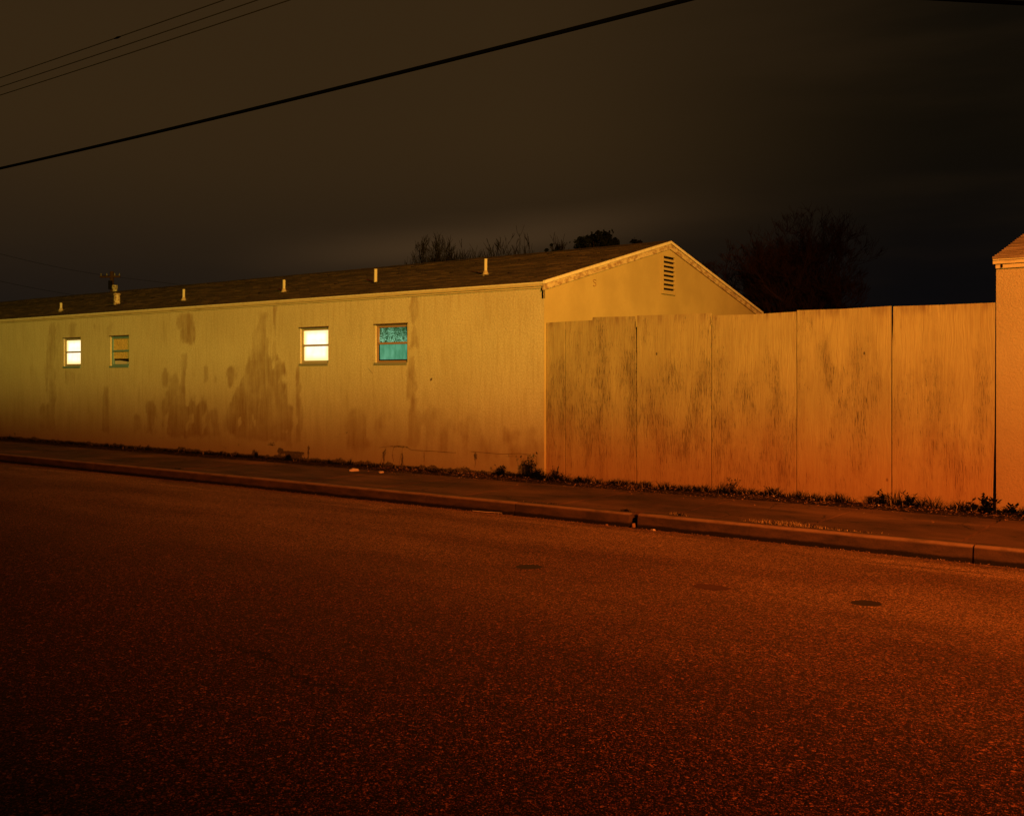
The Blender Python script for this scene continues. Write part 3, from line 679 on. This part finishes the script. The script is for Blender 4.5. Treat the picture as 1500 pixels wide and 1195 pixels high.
# ------------------------------------------------------------------ trees
def grow(b, p, d, L, r, depth, rnd, up=.12, spread=.55, kids=(2, 4), minr=.005, shrink=.78):
    n = 4; pts = [p]; q = p.copy(); dd = d.copy()
    for i in range(n):
        dd = (dd+Vector((rnd.gauss(0, .11), rnd.gauss(0, .11), rnd.gauss(0, .06)+up*.25))).normalized(); q = q+dd*(L/n); pts.append(q.copy())
    rs = [max(minr, r*(1-.45*i/n)) for i in range(n+1)]
    b.tube(pts, rs, 3 if r < .03 else 6, cap=False)
    if depth == 0: return
    for k_ in range(rnd.randint(*kids)):
        f = rnd.uniform(.35, 1.0); i = min(n-1, int(f*n)); s = pts[i].lerp(pts[i+1], f*n-i) if f < 1 else pts[-1]
        a = Vector((rnd.gauss(0, 1), rnd.gauss(0, 1), rnd.gauss(0, .5))).normalized()
        nd = (dd+a*spread+Vector((0, 0, up))).normalized()
        grow(b, s, nd, L*shrink*rnd.uniform(.7, 1.1), rs[i]*.66, depth-1, rnd, up, spread, kids, minr, shrink)
def bare_tree(name, x, y, H, seed, label, m, r0=.12, depth=6, kids=(2, 4), spread=.6, stems=1, up=.15, group=None, minr=.0045, trunk=.3, L=.27, wide=1.):
    rnd = random.Random(seed); e = tag(empty(name, (x, y, 0)), label, 'tree', group)
    tb = MB(); cb = MB()
    for s_ in range(stems):
        a = rnd.uniform(0, 6.28); sp = .28 if stems > 1 else .03
        top = Vector((x+math.cos(a)*H*trunk*sp, y+math.sin(a)*H*trunk*sp, H*trunk))
        tb.tube([(x, y, 0), Vector((x, y, 0)).lerp(top, .5), top], [r0*1.2, r0, r0*.85], 7)
        for k_ in range(4 if stems == 1 else 2):
            a2 = a+k_*6.28/4+rnd.uniform(-.4, .4); grow(cb, top-Vector((0, 0, rnd.uniform(0, .5))), Vector((math.cos(a2)*.55, math.sin(a2)*.55, 1)).normalized(), H*L, r0*.6, depth-1, rnd, up, spread, kids, minr)
    f = H/max(p[2] for p in cb.v)
    for q in (tb, cb): q.v = [(x+(p[0]-x)*f*wide, y+(p[1]-y)*f*wide, p[2]*f) for p in q.v]
    tb.build('trunk', m, e); cb.build('crown', m, e); return e
BG = 'bare trees behind the long roof'
bare_tree('bare_tree', -20.7, 24.5, 6.4, 11, 'bare twiggy tree behind the roof, the larger of the small ones', M_bark, r0=.10, depth=8, kids=(3, 3), stems=4, group=BG, L=.25, wide=.6, minr=.007)
bare_tree('bare_tree', -19.5, 25.4, 6.35, 5, 'sparse bare tree just right of the twiggiest one behind the roof', M_bark, minr=.007, r0=.06, depth=7, kids=(2, 3), stems=2, group=BG, L=.25, wide=.8)
bare_tree('bare_tree', -18.9, 25.8, 6.3, 8, 'bare bush of upright shoots in the middle of the roofline', M_bark, minr=.007, r0=.05, depth=7, kids=(2, 3), stems=3, group=BG, L=.24, spread=.4, wide=.85)
bare_tree('bare_tree', -18.45, 26.1, 6.3, 21, 'bare upright shoots left of the dark evergreen tree', M_bark, minr=.007, r0=.045, depth=7, kids=(2, 3), stems=3, group=BG, L=.24, spread=.35, wide=.85)
DG = 'tall dark trees behind the fence'
bare_tree('bare_tree', -12.55, 30.7, 7.35, 3, 'tall dark bare tree standing right of the gable', M_bark2, r0=.2, depth=8, kids=(2, 4), stems=6, wide=.88, group=DG, L=.25, minr=.0045, spread=.85)
bare_tree('bare_tree', -11.0, 31.7, 6.0, 9, 'lower dark bare tree at the right side of the tall one', M_bark2, r0=.12, depth=7, kids=(3, 4), stems=2, group=DG, L=.24, minr=.0045, spread=.85)

def leafy_tree(name, x, y, z0, H, rad, seed, label, nclump, nleaf):
    rnd = random.Random(seed); e = tag(empty(name, (x, y, 0)), label, 'tree'); tb = MB(); tb.tube([(x, y, 0), (x+.1, y, z0*.6), (x, y, z0+H*.3)], [.16, .12, .06], 7)
    cb = MB()
    for k_ in range(nclump):
        a = rnd.uniform(0, 6.28); rr = rad*math.sqrt(rnd.random()); h = rnd.uniform(.2, 1)*(1-.55*(rr/rad)**2)
        c = Vector((x+math.cos(a)*rr, y+math.sin(a)*rr, z0+h*H)); cr = rnd.uniform(.14, .36)*rad*.6
        tb.tube([(x, y, z0*.8), c], [.03, .008], 3, cap=False)
        for j in range(nleaf):
            dv = Vector((rnd.gauss(0, 1), rnd.gauss(0, 1), rnd.gauss(0, .8))); p = c+dv*cr*.55
            u = Vector((rnd.gauss(0, 1), rnd.gauss(0, 1), rnd.gauss(0, 1))).normalized(); w = u.cross(Vector((rnd.gauss(0, 1), 1, .3))).normalized(); s_ = rnd.uniform(.035, .08)
            cb.add([p-u*s_, p+w*s_*.5, p+u*s_, p-w*s_*.5], [(0, 1, 2, 3)])
    tb.build('trunk', M_bark2, e); cb.build('crown', M_needle, e)
leafy_tree('evergreen_tree', -17.0, 27.2, 5.3, 1.2, .74, 4, 'round dark evergreen tree on the roofline left of the gable peak', 95, 62)
leafy_tree('evergreen_tree', -18.15, 26.4, 5.3, .82, .26, 14, 'small dark evergreen tuft left of the round evergreen', 16, 60)
leafy_tree('evergreen_tree', -15.96, 28.0, 5.4, .72, .42, 15, 'low dark evergreen tuft touching the gable peak', 18, 60)

# ------------------------------------------------------------------ weeds, litter
rnd = random.Random(42)
def blade(b, x, y, z, h, lean, w, mi=0):
    a = rnd.uniform(0, 6.28); dx, dy = math.cos(a)*lean, math.sin(a)*lean; u = Vector((-math.sin(a), math.cos(a), 0))*w
    p0, p1, p2 = Vector((x, y, z)), Vector((x+dx*.4, y+dy*.4, z+h*.65)), Vector((x+dx, y+dy, z+h))
    b.add([p0-u, p0+u, p1+u*.7, p1-u*.7, p2], [(0, 1, 2, 3), (3, 2, 4)], mi)
b = MB()
for k_ in range(24000):
    x = rnd.uniform(-31, 0); d_ = mn.noise(Vector((x*1.1, 3, 0)))*.6+mn.noise(Vector((x*4.2, 1, 0)))*.55
    if d_ < -.40+rnd.uniform(-.15, .15): continue
    dens = 1 if x > -9.5 else .55
    if rnd.random() > dens: continue
    y = 12.48-abs(rnd.gauss(0, .075)); h = rnd.uniform(.02, .10)*(1+max(0, d_)*1.4)*(.6+1.3*max(0, .35+mn.noise(Vector((x*7, 9, 0)))))*(1 if x > -9.5 else .7)
    blade(b, x, y, .13, h, h*rnd.uniform(.2, 2.2), rnd.uniform(.002, .005), 1 if rnd.random() < .05 else 0)
tag(b.build('grass', [M_blade, M_dry]), 'low dark weeds and grass along the foot of the wall and fence', 'grass', kind='stuff')
b = MB()
for (xc, yc, n, sx_, h0, dry) in ((-3.93, 9.99, 420, .42, .06, .75), (-3.35, 10.0, 120, .3, .03, .6), (-5.18, 10.0, 160, .10, .045, .3), (-5.85, 9.99, 90, .05, .035, .05), (-7.0, 10.0, 60, .3, .02, .2), (-12.9, 10.0, 50, .15, .02, 0), (-11.1, 10.0, 60, .4, .018, 0), (-14.5, 10.0, 80, .12, .03, 0)):
    for k_ in range(n): h = rnd.uniform(.4, 1)*h0; blade(b, xc+rnd.gauss(0, sx_/2), yc+rnd.gauss(0, .018), .15, h, h*rnd.uniform(.3, 1.3), .0028, 1 if rnd.random() < dry else 0)
tag(b.build('grass', [M_blade, M_dry]), 'short dry grass sprouting from the joint behind the kerb', 'grass', kind='stuff')
def weed(x, y, H, n, leaf, label, seed, spread=.5, dead=0., broad=False):
    r = random.Random(seed); e = tag(empty('weed', (x, y, .14)), label, 'weed', 'weeds at the foot of the wall'); sb = MB(); lb = MB()
    for k_ in range(n):
        a = r.uniform(0, 6.28); h = H*r.uniform(.45, 1); ln = h*r.uniform(.1, spread); pts = []
        bx, by = x+r.gauss(0, H*.16), y+r.uniform(-.03, .03)
        for i in range(5):
            f = i/4; pts.append(Vector((bx+math.cos(a)*ln*f*f, min(12.47, by+math.sin(a)*ln*f*f*.6), .13+h*f)))
        sb.tube(pts, [.003, .0028, .0025, .002, .001], 3)
        for i in range(1, 5):
            for s_ in range(3 if not broad else 2):
                a2 = r.uniform(0, 6.28); L = leaf*r.uniform(.6, 1.2); dd = Vector((math.cos(a2), math.sin(a2)*.6, r.uniform(-.2, .8))).normalized(); p = pts[i].lerp(pts[i-1], r.random())
                w = dd.cross(Vector((0, 0, 1))).normalized()*L*(.18 if not broad else .34)
                q = p+dd*L; q.y = min(q.y, 12.49)
                lb.add([p, p+dd*L*.45+w, q, p+dd*L*.45-w], [(0, 1, 2, 3)])
    sb.build('stem', M_leaf, e); lb.build('leaf', M_leaf, e)
# x from the picture's wall positions
def WX(px): return wx(px, 12.4)
weed(WX(735), 12.40, 0.20, 32, 0.044, 'spiky dark weed at the wall foot left of the tall weed', 1)
weed(WX(775), 12.40, 0.41, 28, 0.056, 'tallest wispy weed at the wall foot beside the building corner', 2, .35)
weed(WX(790), 12.38, 0.19, 36, 0.044, 'dense low weed at the building corner', 3)
weed(WX(812), 12.42, 0.26, 18, 0.040, 'thin weed at the foot of the narrow plywood sheet', 4, .3)
weed(WX(848), 12.42, 0.11, 24, 0.031, 'small weed below the stepped fence top', 5)
weed(WX(1070), 12.42, 0.24, 18, 0.040, 'thin branching weed just right of the second fence joint', 6, .6)
weed(WX(1128), 12.42, 0.14, 20, 0.044, 'leaning weed left of the middle fence joint', 7, .9)
weed(WX(1292), 12.42, 0.19, 18, 0.062, 'grassy weed near the third fence sheet from the right end', 8, .7)
weed(WX(1335), 12.42, 0.18, 16, 0.062, 'grassy weed in the middle of the last fence sheet', 9, .7)
weed(WX(1448), 12.38, 0.23, 32, 0.060, 'leafy broad weed at the gap beside the right building', 10, .7, broad=True)
weed(WX(1482), 12.40, 0.13, 16, 0.062, 'small leafy weed at the foot of the right building', 11, .7, broad=True)
weed(WX(420), 12.44, 0.12, 44, 0.037, 'dark mossy weed under the brightest middle window', 12, .5)
weed(WX(372), 12.46, 0.16, 18, 0.025, 'narrow upright weed at the large water stain', 13, .2)
# leaf litter and gravel on the pavement edge
b = MB()
for k_ in range(5200):
    x = rnd.uniform(-12, 1); y = 12.35-abs(rnd.gauss(0, .38))
    if y < 10.1: continue
    if mn.noise(Vector((x*.9, y*1.6, 7))) < -.12 and rnd.random() < .8: continue
    s_ = rnd.uniform(.007, .024)*rnd.uniform(.5, 1); a = rnd.uniform(0, 6.28); el = rnd.uniform(.2, .7)
    z = .162 if y < 11.8 else .165
    u = Vector((math.cos(a), math.sin(a), rnd.uniform(-.1, .5)))*s_; w = Vector((-math.sin(a), math.cos(a), rnd.uniform(-.1, .5)))*s_*el
    p = Vector((x, y, z+s_*.3)); b.add([p-u, p+w, p+u, p-w], [(0, 1, 2, 3)], 1 if rnd.random() < .06 else 0)
for k_ in range(700):                                                           # gutter grit
    x = rnd.uniform(-14, 0); y = 9.80-abs(rnd.gauss(0, .05)); s_ = rnd.uniform(.003, .009)
    p = Vector((x, y, .004+s_*.4)); a = rnd.uniform(0, 3.1); u = Vector((math.cos(a), math.sin(a), .2))*s_; w = Vector((-math.sin(a), math.cos(a), .3))*s_*.6
    b.add([p-u, p+w, p+u, p-w, p+Vector((0, 0, s_*.6))], [(0, 1, 4), (1, 2, 4), (2, 3, 4), (3, 0, 4)], 1 if rnd.random() < .06 else 0)
tag(b.build('leaf_litter', [M_leafd, M_paper]), 'dead leaves and grit scattered over the pavement edge', 'debris', kind='stuff')
def stone(name, x, y, z, sx_, sy_, sz_, m, label, cat, seed, group=None):
    bm = bmesh.new(); bmesh.ops.create_icosphere(bm, subdivisions=3, radius=1)
    for v in bm.verts:
        f = 1+.28*mn.noise(v.co*1.3+Vector((seed, 0, 0)))+.1*mn.noise(v.co*4); v.co = Vector((v.co.x*sx_*f, v.co.y*sy_*f, max(-.5, v.co.z)*sz_*f))
    me = bpy.data.meshes.new(name); bm.to_mesh(me); bm.free(); me.materials.append(m); o = bpy.data.objects.new(name, me); COL.objects.link(o); o.location = (x, y, z+sz_*.45); o.rotation_euler[2] = seed
    tag(o, label, cat, group); return o
stone('crumpled_paper', -11.86, 11.5, .155, .085, .05, .035, M_paper, 'pale crumpled scrap on the pavement, the left and larger of two', 'litter', 1.3, 'pale scraps on the pavement')
stone('crumpled_paper', -11.32, 11.58, .155, .06, .04, .022, M_paper, 'smaller pale scrap on the pavement right of the larger one', 'litter', 2.1, 'pale scraps on the pavement')
stone('pebble', -5.36, 9.76, 0, .019, .015, .014, M_paper, 'bright pebble in the gutter just right of the broken kerb joint', 'pebble', 3.3)
stone('rubble', -5.66, 9.84, 0, 0.024, .02, .035, M_leafd, 'chunk of broken concrete wedged in the kerb joint', 'rubble', 4.4)
stone('rubble', -5.98, 9.78, 0, .03, .02, .012, M_leafd, 'flat brown fragment in the gutter left of the broken kerb joint', 'rubble', 5.4)
b = MB(); b.tube([(-7.95, 9.77, .012), (-7.75, 9.765, .014), (-7.50, 9.79, .020)], [.004, .005, .003], 5); tag(b.build('stick', M_paper), 'pale straw lying in the gutter', 'stick')
# loose and half-sunk chips standing proud of the asphalt: real little stones, thickest near the viewer
rg = np.random.default_rng(5); N = 150000
dd_ = 1.8*np.exp(rg.random(N)*math.log(9.5/1.8)); an = R(126.87)+np.radians(rg.uniform(-44, 44, N))
cx_, cy_ = dd_*np.cos(an), dd_*np.sin(an); ok = cy_ < 9.76; cx_, cy_, dd_ = cx_[ok], cy_[ok], dd_[ok]; N = len(cx_)
rr_ = rg.uniform(.0018, .0038, N)*(.75+.6*rg.random(N)**4); th = rg.uniform(0, 6.283, N); hh = rr_*rg.uniform(.7, 1.5, N)
V = np.zeros((N, 5, 3))
for q in range(4):
    rq = rr_*rg.uniform(.7, 1.25, N); a = th+q*math.pi/2; V[:, q, 0] = cx_+np.cos(a)*rq; V[:, q, 1] = cy_+np.sin(a)*rq; V[:, q, 2] = .0005
V[:, 4, 0] = cx_+rg.uniform(-.4, .4, N)*rr_; V[:, 4, 1] = cy_+rg.uniform(-.4, .4, N)*rr_; V[:, 4, 2] = hh
base = (np.arange(N)*5)[:, None, None]; Fc = (base+np.array([[0, 1, 4], [1, 2, 4], [2, 3, 4], [3, 0, 4]])[None]).reshape(-1, 3)
me = bpy.data.meshes.new('road_grit'); me.vertices.add(N*5); me.vertices.foreach_set('co', V.ravel())
me.loops.add(len(Fc)*3); me.loops.foreach_set('vertex_index', Fc.ravel().astype(np.int32)); me.polygons.add(len(Fc)); me.polygons.foreach_set('loop_start', np.arange(len(Fc), dtype=np.int32)*3)
for c_ in ((.07, .020, .011), (.19, .050, .027), (.46, .125, .066)): me.materials.append(mat('road_chip', c_, .8, .15))
me.polygons.foreach_set('material_index', np.repeat(rg.choice(3, N, p=[.45, .42, .13]), 4).astype(np.int32)); me.update(calc_edges=True)
tag_ = bpy.data.objects.new('road_grit', me); COL.objects.link(tag_); tag(tag_, 'coarse stone chips standing out of the asphalt surface', 'grit', kind='stuff')
# sunken iron covers in the road
def cover(x, y, r, label):
    e = tag(empty('valve_cover', (x, y, 0)), label, 'cover', 'iron covers in the road')
    b = MB(); n = 24; b.add([(x+math.cos(6.283*k_/n)*r, y+math.sin(6.283*k_/n)*r, .004) for k_ in range(n)], [tuple(range(n))]); b.build('lid', M_iron, e)
    b = MB(); ring = lambda rr, z: [(x+math.cos(6.283*k_/n)*rr*(1+.03*math.sin(k_*2.3)), y+math.sin(6.283*k_/n)*rr, z) for k_ in range(n)]
    vs = ring(r*1.02, .008)+ring(r*1.22, .002)+ring(r*.98, .004); b.add(vs, [(k_, (k_+1) % n, (k_+1) % n+n, k_+n) for k_ in range(n)]+[(k_, (k_+1) % n, (k_+1) % n+2*n, k_+2*n) for k_ in range(n)]); b.build('rim', M_road, e)
cover(-5.22, 7.21, .125, 'small round sunken cover in the road, the left one')
cover(-2.36, 7.57, .115, 'small round sunken cover in the road nearer the right edge')
b = MB(); n = 20; b.add([(-3.55+math.cos(6.283*k_/n)*.15*(1+.2*math.sin(k_*1.7)), 7.41+math.sin(6.283*k_/n)*.1*(1+.2*math.cos(k_*2.9)), .004) for k_ in range(n)], [tuple(range(n))])
tag(b.build('tar_patch', mat('old_tar', (.085, .032, .014), .9, .2)), 'faint dark tar patch in the road between the two covers', 'tar patch')
